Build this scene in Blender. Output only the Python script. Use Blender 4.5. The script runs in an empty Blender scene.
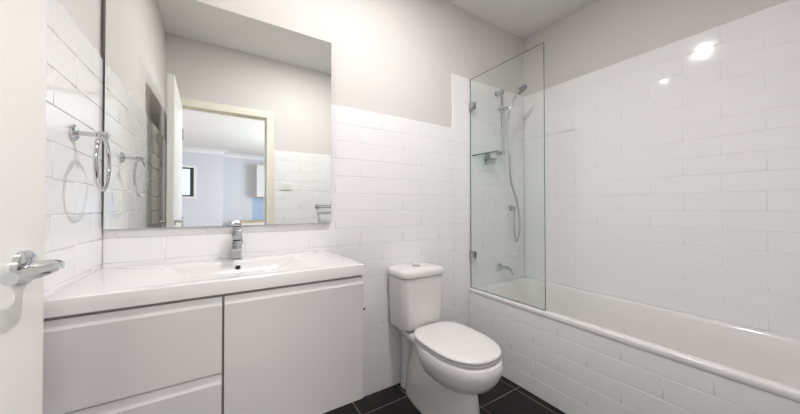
import bpy, bmesh, math, random
from mathutils import Vector, Matrix
random.seed(7)
sc = bpy.context.scene
C = sc.collection
PI = math.pi

# ------------------------------------------------------------------ camera
cam_d = bpy.data.cameras.new('camera'); cam = bpy.data.objects.new('camera', cam_d); C.objects.link(cam)
cam_d.sensor_width = 36.0; cam_d.lens = 287.5348 / 800 * 36.0
cam_d.shift_y = -2.49 / 800; cam_d.clip_start = 0.01
cam.location = (0.3845, -1.5655, 1.1199)
cam.rotation_euler = (PI/2 + 0.0105, 0.0009, -0.5613)
sc.camera = cam

# ------------------------------------------------------------------ world
w = bpy.data.worlds.new('world'); sc.world = w; w.use_nodes = True
bg = w.node_tree.nodes['Background']
bg.inputs[0].default_value = (0.62, 0.76, 1.0, 1); bg.inputs[1].default_value = 1.5

# ------------------------------------------------------------------ exposure and lamps
sc.view_settings.view_transform = 'Standard'; sc.view_settings.look = 'None'
sc.view_settings.exposure = -0.12; sc.view_settings.gamma = 1.0; sc.view_settings.use_curve_mapping = False
BATH_LAMPS = [((1.08, -0.80), 7.4), ((0.47, -0.34), 0.5)]
LAMP_COL = (1.0, 0.975, 0.97)
SIDE_FILL_W = 150.0
SIDE_FILL_COL = (0.80, 0.89, 1.0)
DOOR_W = 6.0

def area(name, loc, rot, sx, sy, power, col, shape='RECTANGLE', parent=None):
    l = bpy.data.lights.new(name, 'AREA'); l.shape = shape; l.size = sx
    if shape in ('RECTANGLE', 'ELLIPSE'): l.size_y = sy
    l.energy = power; l.color = col
    o = bpy.data.objects.new(name, l); C.objects.link(o); o.location = loc; o.rotation_euler = rot
    if parent: o.parent = parent
    return o

W, H, LO, HI, SX = 2.6665, 2.6178, 1.70, 2.10, 1.8244   # room width, ceiling, tile heights, step
YO = -1.603                                             # inner face of the wall with the door
# added cool fill light at an unseen side opening of the next room
area('added_side_fill', (3.15, -4.6, 1.55), (0, PI/2, 0), 1.5, 2.0, SIDE_FILL_W, SIDE_FILL_COL)

# ------------------------------------------------------------------ materials
def mat(name, col, rough=0.5, metal=0.0, spec=0.5, coat=0.0, emit=None, es=0.0, noise=None, bump=None, trans=0.0):
    m = bpy.data.materials.new(name); m.use_nodes = True
    nt = m.node_tree; b = nt.nodes['Principled BSDF']
    b.inputs['Base Color'].default_value = (*col, 1); b.inputs['Roughness'].default_value = rough
    b.inputs['Metallic'].default_value = metal; b.inputs['Specular IOR Level'].default_value = spec
    b.inputs['Coat Weight'].default_value = coat; b.inputs['Coat Roughness'].default_value = 0.04
    b.inputs['Transmission Weight'].default_value = trans
    if emit: b.inputs['Emission Color'].default_value = (*emit, 1); b.inputs['Emission Strength'].default_value = es
    tc = nt.nodes.new('ShaderNodeTexCoord')
    if noise:
        sc_, amt, col2 = noise
        n = nt.nodes.new('ShaderNodeTexNoise'); n.inputs['Scale'].default_value = sc_; n.inputs['Detail'].default_value = 6
        r = nt.nodes.new('ShaderNodeValToRGB'); r.color_ramp.elements[0].position = 0.5-amt; r.color_ramp.elements[1].position = 0.5+amt
        r.color_ramp.elements[0].color = (*col, 1); r.color_ramp.elements[1].color = (*col2, 1)
        nt.links.new(tc.outputs['Object'], n.inputs['Vector']); nt.links.new(n.outputs['Fac'], r.inputs['Fac'])
        nt.links.new(r.outputs['Color'], b.inputs['Base Color'])
    if bump:
        sc_, st, di = bump
        n = nt.nodes.new('ShaderNodeTexNoise'); n.inputs['Scale'].default_value = sc_; n.inputs['Detail'].default_value = 2
        bp = nt.nodes.new('ShaderNodeBump'); bp.inputs['Strength'].default_value = st; bp.inputs['Distance'].default_value = di
        nt.links.new(tc.outputs['Object'], n.inputs['Vector']); nt.links.new(n.outputs['Fac'], bp.inputs['Height'])
        nt.links.new(bp.outputs['Normal'], b.inputs['Normal'])
    return m
M = {}
M['paint'] = mat('warm grey wall paint', (0.68, 0.652, 0.628), 0.75, noise=(3, .2, (0.69, 0.662, 0.638)), bump=(220, .15, .0006))
M['ceil'] = mat('ceiling paint', (0.80, 0.795, 0.785), 0.85, noise=(2, .2, (0.81, 0.805, 0.795)))
M['tile'] = mat('glazed white tile', (0.89, 0.885, 0.885), 0.075, coat=0.0, bump=(9, .12, .004))
M['grout'] = mat('tile grout', (0.83, 0.82, 0.815), 0.8, noise=(30, .2, (0.85, 0.84, 0.835)))
M['floor_tile'] = mat('charcoal slate tile', (0.006, 0.0055, 0.0055), 0.48, spec=.3, noise=(7, .28, (0.022, 0.020, 0.021)), bump=(25, .35, .004))
M['floor_grout'] = mat('brown grout', (0.27, 0.22, 0.18), 0.9, noise=(40, .2, (0.33, 0.28, 0.23)))
M['ceramic'] = mat('white vitreous china', (0.80, 0.785, 0.77), 0.09, coat=0.5, noise=(2, .2, (0.81, 0.795, 0.78)))
M['seat'] = mat('white seat plastic', (0.83, 0.815, 0.80), 0.16, coat=0.3, noise=(2, .2, (0.84, 0.825, 0.81)))
M['acrylic'] = mat('white tub acrylic', (0.84, 0.825, 0.81), 0.12, coat=0.4, noise=(2, .2, (0.85, 0.835, 0.82)))
M['basin'] = mat('white moulded basin', (0.77, 0.755, 0.745), 0.14, coat=0.4, noise=(2, .2, (0.74, 0.725, 0.715)))
M['gloss'] = mat('white gloss cabinet', (0.67, 0.655, 0.65), 0.14, coat=0.4, noise=(2, .2, (0.68, 0.665, 0.66)))
M['gap_shade'] = mat('cabinet carcass', (0.30, 0.29, 0.28), 0.6, noise=(5, .2, (0.32, 0.31, 0.30)))
M['chrome'] = mat('chrome', (0.60, 0.61, 0.62), 0.06, metal=1.0, noise=(5, .2, (0.62, 0.63, 0.64)))
M['steel'] = mat('brushed steel', (0.42, 0.42, 0.41), 0.3, metal=1.0, noise=(20, .2, (0.48, 0.48, 0.47)))
M['hose'] = mat('metal hose', (0.50, 0.51, 0.51), 0.28, metal=1.0, noise=(20, .2, (0.55, 0.56, 0.56)))
M['dark'] = mat('flat black', (0.02, 0.02, 0.02), 0.6, noise=(20, .2, (0.03, 0.03, 0.03)))
M['nozzle'] = mat('grey spray face', (0.11, 0.115, 0.12), 0.45, noise=(220, .05, (0.26, 0.26, 0.26)))
M['mirror'] = mat('silvered mirror', (0.93, 0.955, 0.935), 0.0, metal=1.0, noise=(1, .2, (0.935, 0.96, 0.94)))
M['mirror_edge'] = mat('mirror edge', (0.16, 0.17, 0.165), 0.3, noise=(5, .2, (0.2, 0.21, 0.2)))
M['gloss_trim'] = mat('cream gloss trim', (0.84, 0.80, 0.70), 0.25, coat=0.3, noise=(3, .2, (0.85, 0.81, 0.71)))
M['door'] = mat('white door paint', (0.80, 0.785, 0.74), 0.28, noise=(3, .2, (0.81, 0.795, 0.75)))
M['plastic'] = mat('white switch plastic', (0.82, 0.81, 0.80), 0.3, noise=(3, .2, (0.83, 0.82, 0.81)))
M['room_paint'] = mat('pale grey room paint', (0.66, 0.655, 0.69), 0.8, noise=(2, .2, (0.67, 0.665, 0.70)))
M['timber'] = mat('blond timber', (0.55, 0.42, 0.27), 0.4, noise=(6, .25, (0.45, 0.33, 0.20)))
M['splash'] = mat('pale blue splashback', (0.38, 0.50, 0.66), 0.15, noise=(3, .2, (0.40, 0.52, 0.68)))
M['frame_dark'] = mat('dark window frame', (0.03, 0.03, 0.03), 0.4, noise=(3, .2, (0.04, 0.04, 0.04)))
M['yellow'] = mat('yellow fabric', (0.65, 0.50, 0.03), 0.7, noise=(9, .2, (0.6, 0.45, 0.03)))
M['lamp'] = mat('lit lamp lens', (1, 1, 1), 0.4, emit=(1.0, 0.95, 0.88), es=12.0, noise=(3, .2, (.98, .98, .98)))
M['sky_pane'] = mat('daylit window pane', (0.3, 0.35, 0.4), 0.1, emit=(0.75, 0.86, 1.0), es=1.0, noise=(3, .2, (.3, .36, .42)))
def glass_mat(name, tint, f0=0.04):
    m = bpy.data.materials.new(name); m.use_nodes = True; nt = m.node_tree
    for n in list(nt.nodes): nt.nodes.remove(n)
    out = nt.nodes.new('ShaderNodeOutputMaterial'); mx = nt.nodes.new('ShaderNodeMixShader')
    tr = nt.nodes.new('ShaderNodeBsdfTransparent'); gl = nt.nodes.new('ShaderNodeBsdfGlossy'); fr = nt.nodes.new('ShaderNodeFresnel')
    gl.inputs['Roughness'].default_value = 0.0; gl.inputs['Color'].default_value = (.95, .97, .96, 1)
    tr.inputs['Color'].default_value = (*tint, 1); fr.inputs['IOR'].default_value = 1.45
    n = nt.nodes.new('ShaderNodeTexNoise'); n.inputs['Scale'].default_value = 1.5
    r = nt.nodes.new('ShaderNodeValToRGB'); r.color_ramp.elements[0].color = (*tint, 1); r.color_ramp.elements[1].color = (tint[0]*.99, tint[1]*.99, tint[2]*.99, 1)
    nt.links.new(n.outputs['Fac'], r.inputs['Fac']); nt.links.new(r.outputs['Color'], tr.inputs['Color'])
    ge = nt.nodes.new('ShaderNodeNewGeometry'); mr = nt.nodes.new('ShaderNodeMapRange')   # same Fresnel on both faces of the sheet
    mr.inputs['To Min'].default_value = 1.45; mr.inputs['To Max'].default_value = 1/1.45
    nt.links.new(ge.outputs['Backfacing'], mr.inputs['Value']); nt.links.new(mr.outputs['Result'], fr.inputs['IOR'])
    nt.links.new(fr.outputs['Fac'], mx.inputs['Fac']); nt.links.new(tr.outputs[0], mx.inputs[1]); nt.links.new(gl.outputs[0], mx.inputs[2])
    nt.links.new(mx.outputs[0], out.inputs['Surface'])
    return m
M['glass'] = glass_mat('clear glass', (0.958, 0.976, 0.966))
M['glass_edge'] = mat('green glass edge', (0.06, 0.10, 0.09), 0.15, noise=(5, .2, (0.08, 0.13, 0.115)))
M['shelf_glass'] = glass_mat('shelf glass', (0.80, 0.92, 0.88))
M['cup'] = glass_mat('clear acrylic', (0.95, 0.97, 0.975))

# ------------------------------------------------------------------ helpers
OFF = {}
def link(name, bm, mats, parent=None, smooth=False, kind=None, autos=None):
    """link bm (world coordinates) as one mesh object, origin at its base centre or at the parent's"""
    me = bpy.data.meshes.new(name)
    if parent is None:
        xs = [v.co.x for v in bm.verts]; ys = [v.co.y for v in bm.verts]; zs = [v.co.z for v in bm.verts]
        off = Vector(((min(xs)+max(xs))/2, (min(ys)+max(ys))/2, min(zs)))
    else: off = OFF[parent.name]
    for v in bm.verts: v.co -= off
    if name != 'tiling': bmesh.ops.recalc_face_normals(bm, faces=bm.faces)
    if smooth:
        for f in bm.faces: f.smooth = True
        lim = math.radians(autos or 35)
        for e in bm.edges:
            if len(e.link_faces) == 2 and e.calc_face_angle(0) > lim: e.smooth = False
    bm.to_mesh(me); bm.free()
    for m in (mats if isinstance(mats, (list, tuple)) else [mats]): me.materials.append(M[m])
    o = bpy.data.objects.new(name, me); C.objects.link(o)
    if parent is None: o.location = off
    else: o.parent = parent
    OFF[o.name] = off.copy()
    if kind: o['kind'] = kind
    return o
def thing(name, loc, label, cat, group=None):
    o = bpy.data.objects.new(name, None); C.objects.link(o); o.location = loc; o.empty_display_size = .05
    OFF[o.name] = Vector(loc); tag(o, label, cat, group); return o
def tag(o, label, cat, group=None):
    o['label'] = label; o['category'] = cat
    if group: o['group'] = group
    return o
def box(bm, x0, x1, y0, y1, z0, z1, bev=0.0, seg=2, mi=0):
    t = bmesh.new()
    bmesh.ops.create_cube(t, size=1)
    for v in t.verts:
        v.co = Vector(((x0+x1)/2+v.co.x*(x1-x0), (y0+y1)/2+v.co.y*(y1-y0), (z0+z1)/2+v.co.z*(z1-z0)))
    if bev: bmesh.ops.bevel(t, geom=t.edges[:], offset=bev, segments=seg, profile=.5, affect='EDGES')
    merge(bm, t, mi); return bm
def merge(bm, t, mi=0, mtx=None):
    if mtx is not None: bmesh.ops.transform(t, matrix=mtx, verts=t.verts)
    mp = {}
    for v in t.verts: mp[v] = bm.verts.new(v.co)
    for f in t.faces:
        nf = bm.faces.new([mp[v] for v in f.verts]); nf.material_index = mi if mi else f.material_index
    t.free()
def frame(d, up=Vector((0, 0, 1))):
    d = d.normalized()
    if abs(d.dot(up)) > .95: up = Vector((1, 0, 0))
    a = d.cross(up).normalized(); return a, a.cross(d).normalized()
def lathe(bm, p, axis, prof, n=32, cap=True, sx=1.0, sy=1.0, up=Vector((0, 0, 1)), mi=0):
    """profile = [(distance along axis, radius)]"""
    axis = Vector(axis).normalized(); a, b = frame(axis, up); p = Vector(p); rings = []
    for h, r in prof:
        rings.append([bm.verts.new(p+axis*h+a*(math.cos(2*PI*i/n)*r*sx)+b*(math.sin(2*PI*i/n)*r*sy)) for i in range(n)])
    loft(bm, rings, cap, mi); return bm
def loft(bm, rings, cap=True, mi=0):
    n = len(rings[0])
    for r0, r1 in zip(rings, rings[1:]):
        for i in range(n):
            f = bm.faces.new((r0[i], r0[(i+1) % n], r1[(i+1) % n], r1[i])); f.material_index = mi
    if cap in (True, 'both', 'start'): bm.faces.new(rings[0][::-1]).material_index = mi
    if cap in (True, 'both', 'end'): bm.faces.new(rings[-1]).material_index = mi
def ringv(bm, pts): return [bm.verts.new(p) for p in pts]
def rrect(x0, x1, y0, y1, r, z, seg=8):
    pts = []
    r = min(r, (x1-x0)/2-1e-4, (y1-y0)/2-1e-4)
    for cx, cy, a0 in ((x1-r, y1-r, 0), (x0+r, y1-r, PI/2), (x0+r, y0+r, PI), (x1-r, y0+r, 1.5*PI)):
        for k in range(seg+1):
            a = a0+PI/2*k/seg; pts.append((cx+r*math.cos(a), cy+r*math.sin(a), z))
    return pts
def spline(pts, n=10):
    P = [Vector(p) for p in pts]; out = []
    for i in range(len(P)-1):
        p0 = P[max(i-1, 0)]; p1 = P[i]; p2 = P[i+1]; p3 = P[min(i+2, len(P)-1)]
        for k in range(n):
            t = k/n
            out.append(.5*((2*p1)+(-p0+p2)*t+(2*p0-5*p1+4*p2-p3)*t*t+(-p0+3*p1-3*p2+p3)*t**3))
    out.append(P[-1]); return out
def tube(bm, pts, r, n=12, closed=False, ridged=0.0, mi=0):
    pts = [Vector(p) for p in pts]; m = len(pts); rings = []; a = None
    for i, p in enumerate(pts):
        d = (pts[(i+1) % m]-pts[i-1]) if closed else (pts[min(i+1, m-1)]-pts[max(i-1, 0)])
        d.normalize()
        if a is None: a, _ = frame(d)
        a = (a-d*a.dot(d)).normalized(); b = d.cross(a)
        rr = r[i] if isinstance(r, (list, tuple)) else r
        rr = rr*(1+ridged*(i % 2))
        rings.append([bm.verts.new(p+a*math.cos(2*PI*k/n)*rr+b*math.sin(2*PI*k/n)*rr) for k in range(n)])
    if closed: rings.append(rings[0]); loft(bm, rings, False, mi)
    else: loft(bm, rings, True, mi)
    return bm

# ------------------------------------------------------------------ wall tiling (real cushioned tiles on a grout bed)
GAP = 0.0016
def tiling(name, org, u, v, n, regions, phase_even, phase_odd, parent, L=0.30, R=0.10, seed=1, v_rows=True):
    """regions = [(u0,u1,z0,z1)]; tile faces lie at 0 along n, the grout 0.0016 behind"""
    rnd = random.Random(seed); org, u, v, n = map(Vector, (org, u, v, n)); bm = bmesh.new()
    flip = u.cross(v).dot(n) < 0
    def face(vs, mi):
        if flip: vs = vs[::-1]
        f = bm.faces.new(vs); f.material_index = mi; return f
    for (u0, u1, z0, z1) in regions:
        q = [bm.verts.new(org+u*a+v*b-n*0.0016) for a, b in ((u0, z0), (u1, z0), (u1, z1), (u0, z1))]
        face(q, 1)
        # edge of the tile bed where it stops below the paint
        for (a0, b0, a1, b1) in ((u0, z1, u1, z1), (u0, z0, u0, z1), (u1, z0, u1, z1), (u0, z0, u1, z0)):
            vs = [bm.verts.new(org+u*a0+v*b0-n*.0016), bm.verts.new(org+u*a1+v*b1-n*.0016), bm.verts.new(org+u*a1+v*b1-n*.010), bm.verts.new(org+u*a0+v*b0-n*.010)]
            bm.faces.new(vs).material_index = 1
        r = math.floor(z0/R+1e-6)
        while r*R < z1-1e-4:
            a0, a1 = max(r*R, z0), min((r+1)*R, z1)
            ph = phase_even if r % 2 == 0 else phase_odd
            k = math.floor((u0-ph)/L)
            while ph+k*L < u1-1e-4:
                b0, b1 = max(ph+k*L, u0), min(ph+(k+1)*L, u1); k += 1
                if b1-b0 < .006 or a1-a0 < .006: continue
                g = GAP/2; e = .0030
                tu, tv = rnd.gauss(0, .0020), rnd.gauss(0, .0024)
                rings = []
                for ins, h in ((0, -.0016), (.0004, -.0008), (e*.5, -.0002), (e, 0)):
                    pts = []
                    for bb, aa in ((b0+g+ins, a0+g+ins), (b1-g-ins, a0+g+ins), (b1-g-ins, a1-g-ins), (b0+g+ins, a1-g-ins)):
                        hh = h + (tu*(bb-(b0+b1)/2)+tv*(aa-(a0+a1)/2) if h > -.0012 else 0)
                        pts.append(bm.verts.new(org+u*bb+v*aa+n*hh))
                    rings.append(pts)
                for r0, r1 in zip(rings, rings[1:]):
                    for i in range(4):
                        face([r0[i], r0[(i+1) % 4], r1[(i+1) % 4], r1[i]], 0).smooth = True
                face(rings[-1], 0)
            r += 1
    return link(name, bm, ['tile', 'grout'], parent)

T = 0.09
def slab(name, *b, mat_='paint', kind='structure', parent=None):
    return link(name, box(bmesh.new(), *b), mat_, parent, kind=kind)
P_ = 0.008   # the plaster lies this far behind the tile faces
wb = slab('wall_back', -P_, W+P_, P_, P_+T, 0, H)
wl = slab('wall_left', -P_-T, -P_, YO-P_-.1, P_+T, 0, H)
wr = slab('wall_right', W+P_, W+P_+T, YO-P_, P_+T, 0, H)
ceil = slab('ceiling', -P_-T, W+P_+T, YO-.1-P_, P_+T, H, H+.06, mat_='ceil')
# wall with the doorway
DX0, DX1, DZ = 0.092, 0.782, 2.012
bm = bmesh.new(); YW0, YW1 = YO-P_-.10, YO-P_
box(bm, -P_, DX0-.022, YW0, YW1, 0, H); box(bm, DX1+.022, W+P_+T, YW0, YW1, 0, H); box(bm, DX0-.022, DX1+.022, YW0, YW1, DZ+.022, H)
wf = link('wall_front', bm, 'paint', kind='structure')

tiling('tiling', (0, 0, 0), (1, 0, 0), (0, 0, 1), (0, -1, 0), [(0, SX, 0, LO), (SX, W, 0, HI)], .04, .19, wb, seed=1)
tiling('tiling', (W, 0, 0), (0, -1, 0), (0, 0, 1), (-1, 0, 0), [(0, -YO, 0, HI)], .28, .13, wr, seed=2)
tiling('tiling', (0, 0, 0), (0, -1, 0), (0, 0, 1), (1, 0, 0), [(0, -YO, 0, LO)], .10, .25, wl, seed=3)
tiling('tiling', (0, YO, 0), (1, 0, 0), (0, 0, 1), (0, 1, 0), [(0, DX0-.068, 0, LO), (DX1+.068, SX, 0, LO), (SX, W, 0, HI)], .05, .20, wf, seed=4)

# floor: slate tiles on grout, joints as in the photograph
bm = bmesh.new(); box(bm, -P_, W+P_, YO-.11, P_, -.06, -.0015, mi=0)
for f in bm.faces: f.material_index = 1
xi = -.16
while xi < W:
    yi = .168
    while yi > YO-.11:
        a0, a1 = max(xi, 0), min(xi+.30, W); b1, b0 = min(yi, 0), max(yi-.30, YO-.105)
        if a1-a0 > .01 and b1-b0 > .01:
            t = bmesh.new(); box(t, a0+.0023, a1-.0023, b0+.0023, b1-.0023, -.004, 0, bev=.0008, seg=1); merge(bm, t, 0)
        yi -= .30
    xi += .30
link('floor', bm, ['floor_tile', 'floor_grout'], kind='structure')

# door frame: jambs and moulded architraves round the opening, both faces of the wall
tr = bpy.data.objects.new('door_1', None); C.objects.link(tr); tr.location = (DX0, YO, 0); tr['kind'] = 'structure'; OFF[tr.name] = Vector((DX0, YO, 0))
bm = bmesh.new()
box(bm, DX0-.02, DX0, YW0, YO, 0, DZ); box(bm, DX1, DX1+.02, YW0, YO, 0, DZ); box(bm, DX0-.02, DX1+.02, YW0, YO, DZ, DZ+.02)
box(bm, DX0, DX0+.012, YO-.075, YO-.045, 0, DZ-.012, .002); box(bm, DX1-.012, DX1, YO-.075, YO-.045, 0, DZ-.012, .002); box(bm, DX0, DX1, YO-.075, YO-.045, DZ-.012, DZ, .002)
link('door_frame', bm, 'gloss_trim', tr)
def architrave(yf, s):
    bm = bmesh.new(); aw = .068
    prof = [(0, 0), (0, .010), (.006, .014), (.040, .016), (.052, .013), (.060, .013), (aw, .009), (aw, 0)]   # outwards from the opening, thickness
    path = [(DX0, 0, -1, 0), (DX0, DZ, -1, 1), (DX1, DZ, 1, 1), (DX1, 0, 1, 0)]
    rings = [[bm.verts.new((x+o*dx, yf+s*t, z+o*dz)) for o, t in prof] for x, z, dx, dz in path]
    loft(bm, rings, True)
    return link('architrave', bm, 'gloss_trim', tr)
architrave(YO-P_+.006, 1); architrave(YW0, -1)

# door leaf standing open along the left wall
dr = thing('bathroom_door', (.078, -1.535, 0), 'white painted door standing open against the left wall, seen in the mirror', 'door')
ang = math.radians(1.6)
def leaf(b):   # leaf coordinates: a = along from hinge, t = thickness
    for v in b.verts:
        a, t, z = v.co
        v.co = Vector((.078+t*math.cos(ang)+a*math.sin(ang), -1.535+a*math.cos(ang)-t*math.sin(ang), z))
    return b
bm = bmesh.new(); box(bm, 0, .705, 0, .037, .012, 1.985, .002, 1); link('door_panel', leaf(bm), 'door', dr)
for z in (.25, 1.0, 1.75):
    bm = bmesh.new(); lathe(bm, (-.006, .040, z-.045), (0, 0, 1), [(0, .006), (.09, .006)], 12); link('hinge', leaf(bm), 'steel', dr)
hd = None
for s in (1, -1):
    bm = bmesh.new(); t0 = .0365 if s > 0 else .0005
    lathe(bm, (.64, t0, 1.03), (0, s, 0), [(0, .026), (.007, .026), (.009, .023), (.010, .009), (.038, .009), (.044, .006)], 24)
    tube(bm, spline([(.64, t0+s*.036, 1.03), (.62, t0+s*.040, 1.03), (.58, t0+s*.038, 1.03), (.53, t0+s*.036, 1.032)], 6), .0085, 10)
    link('door_handle', leaf(bm), 'chrome', dr, True)

# ------------------------------------------------------------------ the room beyond the doorway (seen in the mirror)
X0n, X1n, Y1n = -1.2, 3.2, -7.35
slab('floor', X0n, X1n, Y1n-.4, YO-.112, -.06, -.001, mat_='timber')
slab('ceiling', X0n, X1n, Y1n-.4, YO-.112, H, H+.06, mat_='ceil')
slab('wall_far', X0n, .47, Y1n-.1, Y1n, 0, H, mat_='room_paint')
slab('wall_far', .37, X1n, Y1n-.5, Y1n-.4, 0, H, mat_='room_paint')
slab('wall_far', .37, .47, Y1n-.4, Y1n-.1, 0, H, mat_='room_paint')
slab('wall_left', X0n-.1, X0n, Y1n-.5, YO-.112, 0, H, mat_='room_paint')
bm = bmesh.new(); box(bm, X1n, X1n+.1, -3.55, YO-.112, 0, H); box(bm, X1n, X1n+.1, Y1n-.5, -5.65, 0, H)
box(bm, X1n, X1n+.1, -5.65, -3.55, 0, .75); box(bm, X1n, X1n+.1, -5.65, -3.55, 2.35, H)
link('wall_right', bm, 'room_paint', kind='structure')
bm = bmesh.new(); box(bm, X0n-.1, -P_-T, YW0-.002, YW1, 0, H)
link('wall_side', bm, 'room_paint', kind='structure')
bm = bmesh.new(); box(bm, W+P_+T, X1n+.1, YW0-.002, YW1, 0, H)
link('wall_side', bm, 'room_paint', kind='structure')
def cornice(pts, into):   # coved cornice along a path
    bm = bmesh.new(); rings = []
    for (x, y), (nx, ny) in zip(pts, into):
        pr = [(0, -.095), (0, -.105), (.012, -.105)] + [(.012+.075*(1-math.cos(a)), -.100+.080*math.sin(a)) for a in (0, .3, .6, .9, 1.2, PI/2)] + [(.105, -.012), (.105, 0), (0, 0)]
        rings.append([bm.verts.new((x+nx*o, y+ny*o, H+z)) for o, z in pr])
    loft(bm, rings, True); link('trim_1', bm, 'ceil', kind='structure')
cornice([(X0n, Y1n), (.47, Y1n), (.47, Y1n-.4), (X1n, Y1n-.4)], [(0, 1), (1, 1), (1, 1), (0, 1)])
# small window in the far wall of the next room
bm = bmesh.new(); x0, x1, z0, z1 = -.52, -.16, 1.40, 2.12; yf = Y1n
box(bm, x0-.06, x1+.06, yf, yf+.02, z0-.06, z0, .003); box(bm, x0-.06, x1+.06, yf, yf+.02, z1, z1+.06, .003)
box(bm, x0-.06, x0, yf, yf+.02, z0, z1, .003); box(bm, x1, x1+.06, yf, yf+.02, z0, z1, .003)
wn = link('window_1', bm, 'ceil', kind='structure')
bm = bmesh.new(); box(bm, x0, x1, yf, yf+.012, z0, z0+.035); box(bm, x0, x1, yf, yf+.012, z1-.035, z1); box(bm, x0, x0+.035, yf, yf+.012, z0, z1); box(bm, x1-.075, x1, yf, yf+.012, z0, z1)
link('window_frame', bm, 'frame_dark', wn)
bm = bmesh.new(); box(bm, x0+.03, x1-.07, yf, yf+.005, z0+.03, z1-.03); link('pane', bm, 'sky_pane', wn)
# kitchen units at the far end
cb = thing('wall_cupboard', (1.62, Y1n-.4, 1.42), 'white wall cupboard high at the far right of the room beyond the doorway', 'cupboard')
bm = bmesh.new(); box(bm, 1.27, 1.95, Y1n-.399, Y1n-.05, 1.42, 2.32, .002, 1); link('body', bm, 'ceil', cb)
for a, b in ((1.272, 1.608), (1.612, 1.948)):
    bm = bmesh.new(); box(bm, a, b, Y1n-.05, Y1n-.03, 1.425, 2.315, .003, 1); link('door', bm, 'gloss', cb)
bm = bmesh.new(); box(bm, 1.2, 2.3, Y1n-.3995, Y1n-.393, .762, 1.418); tag(link('splashback', bm, 'splash'), 'pale blue glass splashback below the white wall cupboard', 'splashback')
bc = thing('base_cupboard', (1.5, Y1n-.4, 0), 'white base cupboard under the timber bench in the far room', 'cupboard')
bm = bmesh.new(); box(bm, .75, 2.3, Y1n-.399, Y1n+.17, .10, .719, .002, 1); box(bm, .78, 2.27, Y1n-.38, Y1n+.12, 0, .10); link('body', bm, 'ceil', bc)
for k in range(3):
    bm = bmesh.new(); box(bm, .753+k*.516, 1.266+k*.516, Y1n+.17, Y1n+.19, (.105), .715, .003, 1); link('door', bm, 'gloss', bc)
bm = bmesh.new(); box(bm, .73, 2.31, Y1n-.392, Y1n+.21, .72, .76, .004, 2); tag(link('benchtop', bm, 'timber'), 'blond timber benchtop in the far room reflected low in the mirror', 'benchtop')

# ------------------------------------------------------------------ bath
bt = thing('bathtub', (2.32, -.8, 0), 'white built-in bathtub behind the tiled front along the right wall', 'bathtub')
TX, TZ, TL = 1.978, .515, .487
bm = bmesh.new(); y0, y1 = YO+.001, -.001; x1 = W-.001
def RR(ix, iy, r, z, dz=0): return ringv(bm, rrect(TX+ix, x1-ix*.55 if ix > .03 else x1-ix, y0+iy, y1-iy, r, z))
rings = [ringv(bm, rrect(TX+.012, x1, y0, y1, .002, TL)), ringv(bm, rrect(TX+.002, x1, y0, y1, .002, TL)), ringv(bm, rrect(TX, x1, y0, y1, .002, TL+.004)),
         ringv(bm, rrect(TX, x1, y0, y1, .002, TZ-.006)), ringv(bm, rrect(TX+.002, x1, y0, y1, .003, TZ-.0015)), ringv(bm, rrect(TX+.006, x1-.004, y0+.004, y1-.004, .004, TZ)),
         ringv(bm, rrect(TX+.048, x1-.040, y0+.060, y1-.060, .10, TZ)), ringv(bm, rrect(TX+.056, x1-.047, y0+.068, y1-.068, .10, TZ-.004)), ringv(bm, rrect(TX+.062, x1-.052, y0+.076, y1-.076, .10, TZ-.016)),
         ringv(bm, rrect(TX+.075, x1-.065, y0+.11, y1-.10, .11, TZ-.12)), ringv(bm, rrect(TX+.095, x1-.085, y0+.19, y1-.14, .12, TZ-.28)), ringv(bm, rrect(TX+.115, x1-.105, y0+.25, y1-.17, .12, TZ-.355)),
         ringv(bm, rrect(TX+.15, x1-.14, y0+.30, y1-.21, .10, TZ-.385)), ringv(bm, rrect(TX+.20, x1-.19, y0+.36, y1-.26, .08, TZ-.39))]
loft(bm, rings, 'end'); link('tub_shell', bm, 'acrylic', bt, True, autos=50)
bm = bmesh.new(); lathe(bm, (2.325, -.42, TZ-.389), (0, 0, 1), [(0, .030), (.003, .030), (.005, .024), (.003, .016), (.002, .001)], 24); link('drain', bm, 'chrome', bt, True)
tf = slab('wall_tub_front', TX+.013, TX+.06, YO+.001, -.001, 0, TL-.002)
tiling('tiling', (TX+.005, 0, 0), (0, -1, 0), (0, 0, 1), (-1, 0, 0), [(0.0015, -YO-.0015, 0, TL-.001)], .07, .22, tf, seed=6)

# ------------------------------------------------------------------ glass screen with two wall brackets
gs = thing('shower_screen', (1.998, -.30, TZ), 'tall frameless clear glass shower screen standing on the bathtub edge', 'shower screen')
bm = bmesh.new(); GX0, GX1, GY0, GY1, GZ1 = 1.994, 2.002, -.592, -.006, 2.092
box(bm, GX0, GX1, GY0, GY1, TZ+.004, GZ1)
for f in bm.faces: f.material_index = 0 if abs(f.normal.x) > .5 else 1
for f in bm.faces:
    f.normal_update(); f.material_index = 0 if abs(f.normal.x) > .5 else 1
link('glass_panel', bm, ['glass', 'glass_edge'], gs)
bm = bmesh.new(); box(bm, 1.9945, 2.0015, GY0+.002, GY1, TZ+.0005, TZ+.004); link('bottom_seal', bm, 'steel', gs)
for z in (1.885, .765):
    bm = bmesh.new()
    for xx in ((GX0-.008, GX0-.0002), (GX1+.0002, GX1+.008)): box(bm, xx[0], xx[1], -.052, -.001, z-.025, z+.025, .0015, 2)
    b = link('bracket', bm, 'steel', gs)
    for s in (-1, 1):
        bm = bmesh.new(); lathe(bm, (1.998+s*.012, -.030, z), (s, 0, 0), [(0, .007), (.0025, .007), (.003, .0055)], 16)
        link('screw_cap', bm, 'chrome', b, True)
bm = bmesh.new(); lathe(bm, (1.998, -.004, GZ1-.004), (0, 0, 1), [(0, .007), (.006, .0065), (.009, .003)], 12); link('top_cap', bm, 'chrome', gs, True)

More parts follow.
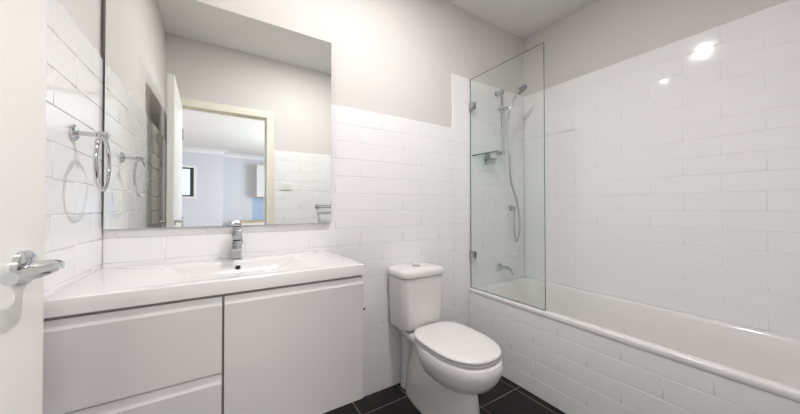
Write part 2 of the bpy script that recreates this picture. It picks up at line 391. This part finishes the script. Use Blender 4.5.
# ------------------------------------------------------------------ shower rail, handset, hose
RX, RY = 2.300, -.055
sr = thing('shower_rail', (RX, 0, 1.55), 'vertical chrome shower slide rail fixed to the tiled back wall', 'shower rail')
bm = bmesh.new(); lathe(bm, (RX, RY, 1.535), (0, 0, 1), [(0, .0095), (.002, .0105), (.533, .0105), (.535, .0095)], 20); link('rail', bm, 'chrome', sr, True)
for z in (2.045, 1.56):
    bm = bmesh.new(); box(bm, RX-.014, RX+.014, RY-.016, -.0005, z-.014, z+.014, .004, 3); lathe(bm, (RX, -.0005, z), (0, -1, 0), [(0, .024), (.006, .024), (.009, .019)], 24)
    link('bracket', bm, 'chrome', sr, True)
bm = bmesh.new(); box(bm, RX-.021, RX+.021, RY-.020, RY+.017, 1.880, 1.925, .007, 3)
lathe(bm, (RX+.01, RY-.018, 1.902), (.15, -1, .12), [(0, .012), (.010, .012), (.014, .016), (.026, .017), (.028, .013)], 20)
sl = link('slider', bm, 'chrome', sr, True)
bm = bmesh.new(); lathe(bm, (RX-.021, RY, 1.902), (-1, 0, 0), [(0, .010), (.004, .012), (.018, .012), (.020, .010)], 16); link('lock_knob', bm, 'chrome', sl, True)
hs = thing('hand_shower', (RX+.014, RY-.062, 1.87), 'chrome hand shower with round grey spray face held in the rail slider', 'hand shower')
A = Vector((RX+.006, RY-.062, 1.872)); B = Vector((2.352, -.160, 2.025))
bm = bmesh.new(); d = (B-A)
tube(bm, spline([A, A+d*.33, A+d*.7, B, B+d*.10], 6), [.0085+.0035*i/24 for i in range(25)], 14); link('handle', bm, 'chrome', hs, True)
fn = Vector((.12, -.50, -.86)).normalized(); hc = B+Vector((.035, -.012, .020))
bm = bmesh.new(); lathe(bm, hc-fn*.022, fn, [(0, .012), (.004, .030), (.012, .046), (.020, .050), (.026, .049)], 32); link('head', bm, 'chrome', hs, True)
bm = bmesh.new(); lathe(bm, hc+fn*.0035, fn, [(0, .045), (.002, .044), (.0025, .002)], 32); link('spray_face', bm, 'nozzle', hs)
# wall outlet and hose
OX, OZ = 2.475, 1.115
wo = thing('wall_outlet', (OX, 0, OZ), 'small chrome hose outlet elbow low on the tiled shower wall', 'hose outlet')
bm = bmesh.new(); lathe(bm, (OX, -.0005, OZ), (0, -1, 0), [(0, .027), (.008, .027), (.012, .022), (.013, .014), (.040, .014), (.044, .011)], 24); link('rosette', bm, 'chrome', wo, True)
bm = bmesh.new(); lathe(bm, (OX, -.034, OZ+.006), (0, 0, -1), [(0, .012), (.030, .011), (.032, .009), (.045, .009)], 18); link('elbow', bm, 'chrome', wo, True)
bm = bmesh.new(); lathe(bm, (OX-.012, -.030, OZ+.002), (-1, 0, .1), [(0, .008), (.016, .008), (.018, .006)], 14); link('check_knob', bm, 'chrome', wo, True)
hp = [(RX+.006, RY-.062, 1.868), (RX+.006, RY-.052, 1.80), (RX+.022, -.09, 1.66), (RX+.060, -.08, 1.48), (RX+.105, -.06, 1.33), (2.485, -.055, 1.18), (2.515, -.055, 1.05), (2.523, -.05, .91), (2.508, -.045, .845), (2.490, -.04, .842), (2.478, -.036, .90), (2.475, -.034, 1.0), (OX, -.034, OZ-.034)]
bm = bmesh.new(); tube(bm, spline(hp, 26), .0068, 10, ridged=.10)
tag(link('shower_hose', bm, 'hose', None, True), 'flexible metal shower hose looping down from the hand shower', 'hose')

# glass shelf beside the rail with two hanging soap cups
sh = thing('glass_shelf', (2.16, 0, 1.55), 'small green-edged glass shelf with two clear cups beside the shower rail', 'shelf')
def shelfm(b):   # the shelf leans a little to one side, as in the photograph
    bmesh.ops.transform(b, matrix=Matrix.Translation((2.14, -.055, 1.541)) @ Matrix.Rotation(math.radians(-12), 4, 'Y') @ Matrix.Translation((-2.14, .055, -1.548)), verts=b.verts); return b
bm = bmesh.new(); out = [(2.015, -.004), (2.262, -.004)] + [(2.1385+.1235*math.cos(a), -.030-.085*math.sin(a)) for a in [PI*k/20 for k in range(21)]]
r0 = ringv(bm, [(x, y, 1.545) for x, y in out[1:]+out[:1]]); r1 = ringv(bm, [(x, y, 1.552) for x, y in out[1:]+out[:1]])
loft(bm, [r0, r1], True)
for f in bm.faces:
    f.normal_update(); f.material_index = 0 if abs(f.normal.z) > .5 else 1
link('shelf_glass', shelfm(bm), ['shelf_glass', 'glass_edge'], sh)
bm = bmesh.new(); box(bm, 2.160, 2.172, -.052, -.0005, 1.496, 1.542, .002, 1); lathe(bm, (2.166, -.0005, 1.50), (0, -1, 0), [(0, .018), (.006, .018), (.009, .014)], 20)
tube(bm, [(2.132, -.048, 1.498), (2.208, -.048, 1.504)], .005, 10)
link('support', bm, 'steel', sh, True)
for cx, cz in ((2.135, 1.478), (2.205, 1.486)):
    bm = bmesh.new(); lathe(bm, (cx, -.048, cz-.03), (0, 0, 1), [(0, .018), (.002, .021), (.048, .025), (.050, .0255), (.048, .022), (.006, .018), (.005, .001)], 24)
    c = link('cup', bm, 'cup', sh, True)
    bm = bmesh.new(); tube(bm, [(cx+.0258*math.cos(a), -.048+.0258*math.sin(a), cz+.016) for a in [2*PI*k/28 for k in range(28)]], .0022, 6, closed=True); link('cup_ring', bm, 'steel', c, True)

# bath spout
sp = thing('bath_spout', (2.325, 0, .635), 'curved chrome bath spout with round wall plate above the tub', 'spout')
bm = bmesh.new(); lathe(bm, (2.325, -.0005, .638), (0, -1, 0), [(0, .030), (.006, .030), (.013, .024), (.015, .013)], 28); link('wall_plate', bm, 'chrome', sp, True)
bm = bmesh.new(); tube(bm, spline([(2.325, -.010, .638), (2.328, -.05, .640), (2.331, -.09, .636), (2.333, -.120, .618), (2.334, -.128, .594)], 8), .0125, 16); link('spout_pipe', bm, 'chrome', sp, True)

# ------------------------------------------------------------------ toilet
TC = 1.443
to = thing('toilet', (TC, -.35, 0), 'white close-coupled ceramic toilet with closed lid between vanity and bathtub', 'toilet')
def bowed(hw, yb, yf, r, z, bow=.02, seg=8):   # cistern section: flat back, gently bowed front, rounded corners
    out = []
    for (x, y, zz) in rrect(-hw, hw, yf, yb, r, z, seg):
        t = (yb-y)/(yb-yf)
        out.append((TC-.023+x, y-(bow*(1-(x/hw)**2) if t > .5 else 0), z))
    return out
bm = bmesh.new()
loft(bm, [ringv(bm, bowed(hw, -.006, yf, r, z, bow)) for hw, yf, r, z, bow in
          [(.128, -.170, .040, .402, .010), (.142, -.184, .042, .410, .014), (.147, -.188, .042, .440, .017), (.151, -.196, .040, .55, .019), (.154, -.200, .038, .70, .020), (.154, -.200, .038, .708, .020)]], True)
link('cistern', bm, 'ceramic', to, True, autos=40)
bm = bmesh.new()
loft(bm, [ringv(bm, bowed(hw, -.004, yf, r, z, bow)) for hw, yf, r, z, bow in
          [(.152, -.198, .038, .7105, .020), (.158, -.205, .042, .713, .021), (.160, -.207, .043, .722, .022), (.160, -.207, .043, .738, .022), (.156, -.203, .042, .749, .021), (.146, -.192, .040, .755, .019), (.11, -.15, .035, .758, .012), (.05, -.11, .02, .759, .0)]], True)
ld = link('cistern_lid', bm, 'ceramic', to, True, autos=50)
bm = bmesh.new(); lathe(bm, (TC-.023, -.105, .757), (0, 0, 1), [(0, .027), (.003, .027), (.006, .025), (.0065, .018), (.005, .0175), (.0055, .001)], 28); link('flush_button', bm, 'chrome', ld, True)
def egg(hw, yb, yf, z, p=2.3, n=56, back=.75, cy=None, cx=TC, pf=2.15):
    """rounded plan: elliptic towards the front, squarer and narrower towards the wall"""
    cy = cy if cy is not None else yf+(yb-yf)*.52; pts = []
    for k in range(n):
        a = 2*PI*k/n; c, s = math.cos(a), math.sin(a)
        if s < 0: x = hw*abs(c)**(2/pf)*(1 if c >= 0 else -1); y = cy-(cy-yf)*abs(s)**(2/pf)
        else:
            e = 2/(p+1.2); yy = abs(s)**e; x = hw*abs(c)**e*(1 if c >= 0 else -1); x *= 1-(1-back)*yy**2; y = cy+(yb-cy)*yy
        pts.append((cx+x, y, z))
    return pts
# pan: pedestal with flared foot, bowl bulging over it, shelf carrying the cistern
bm = bmesh.new()
ped = [(.122, -.022, -.590, 0, .76), (.123, -.021, -.592, .012, .76), (.118, -.024, -.586, .030, .76), (.114, -.030, -.578, .070, .76), (.110, -.040, -.572, .13, .76), (.103, -.060, -.566, .18, .84), (.088, -.070, -.55, .225, .80), (.078, -.070, -.53, .27, .80), (.077, -.060, -.51, .315, .85), (.092, -.035, -.50, .340, .95), (.124, -.018, -.50, .352, 1.0), (.134, -.013, -.50, .362, 1.0), (.136, -.012, -.50, .384, 1.0), (.131, -.014, -.49, .3905, 1.0)]
loft(bm, [ringv(bm, egg(hw, yb, yf, z, back=bk, cy=-.30)) for hw, yb, yf, z, bk in ped], True)
t = bmesh.new(); loft(t, [ringv(t, rrect(TC-hw, TC+hw, -.075, -.014, .02, z)) for hw, z in ((.090, .0), (.086, .05), (.082, .15), (.081, .25), (.088, .32), (.108, .36), (.114, .38))], True); merge(bm, t)
bowl = [(.065, -.33, -.50, .230, 1), (.105, -.30, -.575, .234, .9), (.135, -.27, -.620, .248, .8), (.157, -.245, -.652, .272, .72), (.171, -.225, -.674, .304, .70), (.178, -.208, -.687, .336, .72), (.179, -.200, -.689, .360, .78), (.175, -.194, -.684, .380, .84), (.171, -.194, -.678, .390, .86), (.162, -.20, -.66, .3935, .88)]
t = bmesh.new(); loft(t, [ringv(t, egg(hw, yb, yf, z, back=bk, cy=-.42, pf=2.25)) for hw, yb, yf, z, bk in bowl], True); merge(bm, t)
link('pan', bm, 'ceramic', to, True, autos=50)
bm = bmesh.new()
loft(bm, [ringv(bm, egg(hw, yb, yf, z, back=.96, cy=-.422, p=2.2, pf=2.4)) for hw, yb, yf, z in [(.160, -.220, -.658, .3945), (.168, -.212, -.668, .398), (.169, -.211, -.669, .406), (.165, -.214, -.664, .4095)]], True)
link('seat', bm, 'seat', to, True, autos=50)
bm = bmesh.new()
loft(bm, [ringv(bm, egg(hw, yb, yf, z, back=.96, cy=-.422, p=2.2, pf=2.4)) for hw, yb, yf, z in [(.166, -.211, -.666, .4115), (.172, -.205, -.673, .4145), (.1735, -.203, -.675, .421), (.171, -.206, -.671, .4275), (.160, -.216, -.656, .4315), (.13, -.245, -.61, .4335), (.08, -.32, -.53, .4345), (.02, -.41, -.44, .4348)]], True)
link('lid', bm, 'seat', to, True, autos=60)
for s in (-1, 1):
    bm = bmesh.new(); lathe(bm, (TC+s*.075-.02, -.198, .406), (1, 0, 0), [(0, .008), (.002, .011), (.038, .011), (.040, .008)], 16); box(bm, TC+s*.075-.012, TC+s*.075+.012, -.206, -.186, .390, .408, .003, 2)
    link('seat_hinge', bm, 'seat', to, True)

# ------------------------------------------------------------------ vanity
VW, VD = .8975, .4712
va = thing('vanity_cabinet', (.448, -.23, .33), 'wall-hung white gloss vanity cabinet with two drawers and one wide door', 'vanity')
bm = bmesh.new()
for b_ in ((.003, .019, -.452, -.001, .348, .838), (.876, .892, -.452, -.001, .348, .838), (.003, .892, -.452, -.001, .332, .348), (.019, .876, -.017, -.001, .348, .838), (.388, .404, -.450, -.017, .348, .80), (.019, .876, -.452, -.436, .77, .838)): box(bm, *b_)
link('body', bm, 'gloss', va)
def panel(x0, x1, z0, z1, name, bev=.024):
    """flat front whose top edge slants back to a finger pull"""
    bm = bmesh.new(); yf, yb = -VD, -.4528
    prof = [(yb, z0), (yf+.0012, z0), (yf, z0+.0012), (yf, z1-bev), (yf+.0006, z1-bev+.0008), (yf+.014, z1), (yb, z1)]
    r = [ringv(bm, [(x, y+dy, z) for y, z in prof]) for x, dy in ((x0, .0), (x1, .0))]
    loft(bm, r, True); return link(name, bm, 'gloss', va)
panel(.003, .3935, .5885, .829, 'drawer'); panel(.003, .3935, .332, .582, 'drawer', .028); panel(.4005, .8925, .332, .829, 'door')
bm = bmesh.new(); box(bm, .003, .892, -.4535, -.4522, .34, .837); link('gap_shade_sheet', bm, 'gap_shade', va)  # dark sheet behind the fronts, stands in for shade in the gaps
bm = bmesh.new(); lathe(bm, (.892, -.44, .694), (1, 0, 0), [(0, .011), (.010, .011), (.014, .009)], 16); pg = link('roll_peg', bm, 'plastic', va, True); pg['label'] = 'small white peg'
bm = bmesh.new(); lathe(bm, (.905, -.4465, .691), (.3, -1, 0), [(0, .0055), (.006, .005)], 12); e = link('peg_hole', bm, 'dark', pg); e['label'] = 'black dot'

bs = thing('washbasin', (.449, -.235, .839), 'white moulded slab washbasin with shallow rectangular bowl on the vanity', 'washbasin')
ZB = .884
bm = bmesh.new()
def B_(x0, x1, y0, y1, r, z): return ringv(bm, rrect(x0, x1, y0, y1, r, z, 6))
loft(bm, [B_(.003, VW-.002, -VD+.002, -.001, .003, .8395), B_(.001, VW, -VD, -.001, .004, .8415), B_(.001, VW, -VD, -.001, .004, ZB-.003), B_(.0018, VW-.001, -VD+.001, -.001, .004, ZB-.0008), B_(.003, VW-.003, -VD+.003, -.002, .004, ZB),
          B_(.205, .702, -.427, -.112, .020, ZB), B_(.210, .697, -.423, -.116, .020, ZB-.0015), B_(.216, .690, -.420, -.119, .020, ZB-.005),
          B_(.30, .605, -.408, -.132, .022, ZB-.062), B_(.335, .572, -.400, -.142, .025, ZB-.0675), B_(.36, .545, -.38, -.16, .025, ZB-.0685)], 'both')
link('basin', bm, 'basin', bs, True, autos=30)
bm = bmesh.new(); lathe(bm, (.455, -.1235, .860), (0, -1, -.15), [(0, .0125), (.003, .0125), (.0045, .010)], 24); ov = link('overflow', bm, 'chrome', bs, True)
bm = bmesh.new(); lathe(bm, (.455, -.1282, .8595), (0, -1, -.15), [(0, .0095), (.0015, .0093)], 20); link('overflow_hole', bm, 'dark', ov)  # black disc painted for the shade inside the overflow opening
bm = bmesh.new(); lathe(bm, (.453, -.26, ZB-.0685), (0, 0, 1), [(0, .030), (.003, .030), (.006, .024), (.008, .010), (.0085, .001)], 28); link('waste', bm, 'chrome', bs, True)

# tap: square column, block spout towards the room, lever on top
TAX, TAY = .453, -.052
tp = thing('basin_tap', (TAX, TAY, ZB), 'square chrome mixer tap on the back ledge of the washbasin', 'tap')
bm = bmesh.new(); box(bm, TAX-.024, TAX+.024, TAY-.024, TAY+.024, ZB+.0002, ZB+.005, .0015, 2); link('base_plate', bm, 'chrome', tp)
bm = bmesh.new(); box(bm, TAX-.0195, TAX+.0195, TAY-.0195, TAY+.0195, ZB+.005, ZB+.135, .003, 3); link('body', bm, 'chrome', tp)
bm = bmesh.new(); sct = [(-.0185, -.011), (.0185, -.011), (.0185, .011), (-.0185, .011)]
rg = []
for yy, zz, s in ((TAY-.015, ZB+.098, 1), (TAY-.06, ZB+.094, .95), (TAY-.105, ZB+.088, .85), (TAY-.112, ZB+.087, .70)): rg.append(ringv(bm, [(TAX+a, yy, zz+b*s) for a, b in sct]))
loft(bm, rg, True); s_ = link('spout', bm, 'chrome', tp)
bm = bmesh.new(); lathe(bm, (TAX, TAY-.094, ZB+.082), (0, 0, -1), [(0, .011), (.007, .011), (.0075, .008)], 18); link('aerator', bm, 'steel', s_, True)
bm = bmesh.new(); box(bm, TAX-.0185, TAX+.0185, TAY-.0185, TAY+.0185, ZB+.138, ZB+.150, .003, 2)
rg = [ringv(bm, [(TAX+a, TAY+yy, ZB+zz+b) for a, b in ((-w_, -.003), (w_, -.003), (w_, .003), (-w_, .003))]) for yy, zz, w_ in ((.017, .150, .0185), (-.02, .154, .0185), (-.075, .166, .015), (-.085, .169, .013))]
loft(bm, rg, True); link('lever', bm, 'chrome', tp)

# ------------------------------------------------------------------ mirror
mi = thing('wall_mirror', (.457, 0, 1.037), 'large frameless rectangular mirror on the wall above the washbasin', 'mirror')
MX0, MX1, MZ0, MZ1 = .008, .9072, 1.037, 2.034
bm = bmesh.new(); box(bm, MX0+.002, MX1-.002, -.0150, -.0008, MZ0+.002, MZ1-.002); link('backing_board', bm, 'mirror_edge', mi)
bm = bmesh.new(); box(bm, MX0, MX1, -.0200, -.0152, MZ0, MZ1)
for f in bm.faces:
    f.normal_update(); f.material_index = 0 if f.normal.y < -.5 else 1
link('mirror_glass', bm, ['mirror', 'mirror_edge'], mi)

# ------------------------------------------------------------------ towel ring on the left wall
RYY, RZ = -.280, 1.352
tg = thing('towel_ring', (0, RYY, RZ), 'round chrome towel ring hanging on the left wall beside the mirror', 'towel ring')
bm = bmesh.new(); lathe(bm, (.0005, RYY, RZ), (1, 0, 0), [(0, .025), (.006, .025), (.010, .021), (.011, .010)], 28); link('wall_plate', bm, 'chrome', tg, True)
bm = bmesh.new(); tube(bm, [(.008, RYY, RZ), (.070, RYY, RZ)], .007, 14); lathe(bm, (.055, RYY, RZ), (1, 0, 0), [(0, .010), (.002, .012), (.024, .012), (.026, .009)], 20); link('arm', bm, 'chrome', tg, True)
bm = bmesh.new(); R_ = .086; ya = math.radians(-4); pts = []
for k in range(64):
    a = 2*PI*k/64; y = R_*math.sin(a); z = R_*math.cos(a)
    pts.append((.068+y*math.sin(ya), RYY+y*math.cos(ya), RZ-.004-R_+z))
tube(bm, pts, .0058, 12, closed=True); link('ring', bm, 'chrome', tg, True)

# ------------------------------------------------------------------ switch and double towel rail on the wall with the door (seen in the mirror)
sw = thing('light_switch', (.962, YO, 1.30), 'white two-gang light switch plate on the tiles beside the door, seen in mirror', 'switch')
bm = bmesh.new(); box(bm, .905, 1.019, YO+.0003, YO+.009, 1.300, 1.372, .003, 2); link('plate', bm, 'plastic', sw)
for x in (.943, .981):
    bm = bmesh.new(); box(bm, x-.007, x+.007, YO+.009, YO+.013, 1.325, 1.347, .002, 2); link('rocker', bm, 'plastic', sw)
trl = thing('towel_rail', (1.45, YO, 1.13), 'double chrome towel rail on the tiled wall opposite, reflected in the mirror', 'towel rail')
for x in (1.285, 1.615):
    bm = bmesh.new(); lathe(bm, (x, YO+.0005, 1.137), (0, 1, 0), [(0, .024), (.006, .024), (.010, .018), (.011, .009), (.084, .009), (.087, .006)], 24); link('post', bm, 'chrome', trl, True)
for yy, z in ((.042, 1.142), (.078, 1.120)):
    bm = bmesh.new(); tube(bm, [(1.278, YO+yy, z), (1.622, YO+yy, z)], .0065, 14); link('bar', bm, 'chrome', trl, True)

# ------------------------------------------------------------------ recessed ceiling lamps
for i, ((x, y), p) in enumerate(BATH_LAMPS):
    dl = thing('downlight', (x, y, H), ['round recessed ceiling downlight nearer the bathtub', 'round recessed ceiling downlight above the washbasin'][i], 'ceiling lamp')
    bm = bmesh.new(); lathe(bm, (x, y, H-.0005), (0, 0, -1), [(0, .052), (.004, .052), (.006, .046), (.002, .040), (.0005, .040)], 32, cap='start'); link('trim_ring', bm, 'ceil', dl, True)
    bm = bmesh.new(); lathe(bm, (x, y, H-.0008), (0, 0, -1), [(0, .039), (.0012, .0385)], 32); link('lens', bm, 'lamp', dl)
    area('downlight_lamp', (0, 0, -.008), (0, 0, 0), .055, .055, p*3, LAMP_COL, 'DISK', dl)
# added unseen lamp past the doorway, fills the bathroom with light
dl = thing('added_fill_lamp', (.8, -2.9, H), 'added unseen fill lamp in the room outside the doorway', 'ceiling lamp')
bm = bmesh.new(); lathe(bm, (.8, -2.9, H-.001), (0, 0, -1), [(0, .15), (.03, .15), (.05, .13), (.06, .08), (.062, .01)], 32); link('diffuser', bm, 'lamp', dl, True)
area('added_fill_light', (0, 0, -.08), (0, 0, 0), .5, .5, 38, (1, .975, .965), 'DISK', dl)
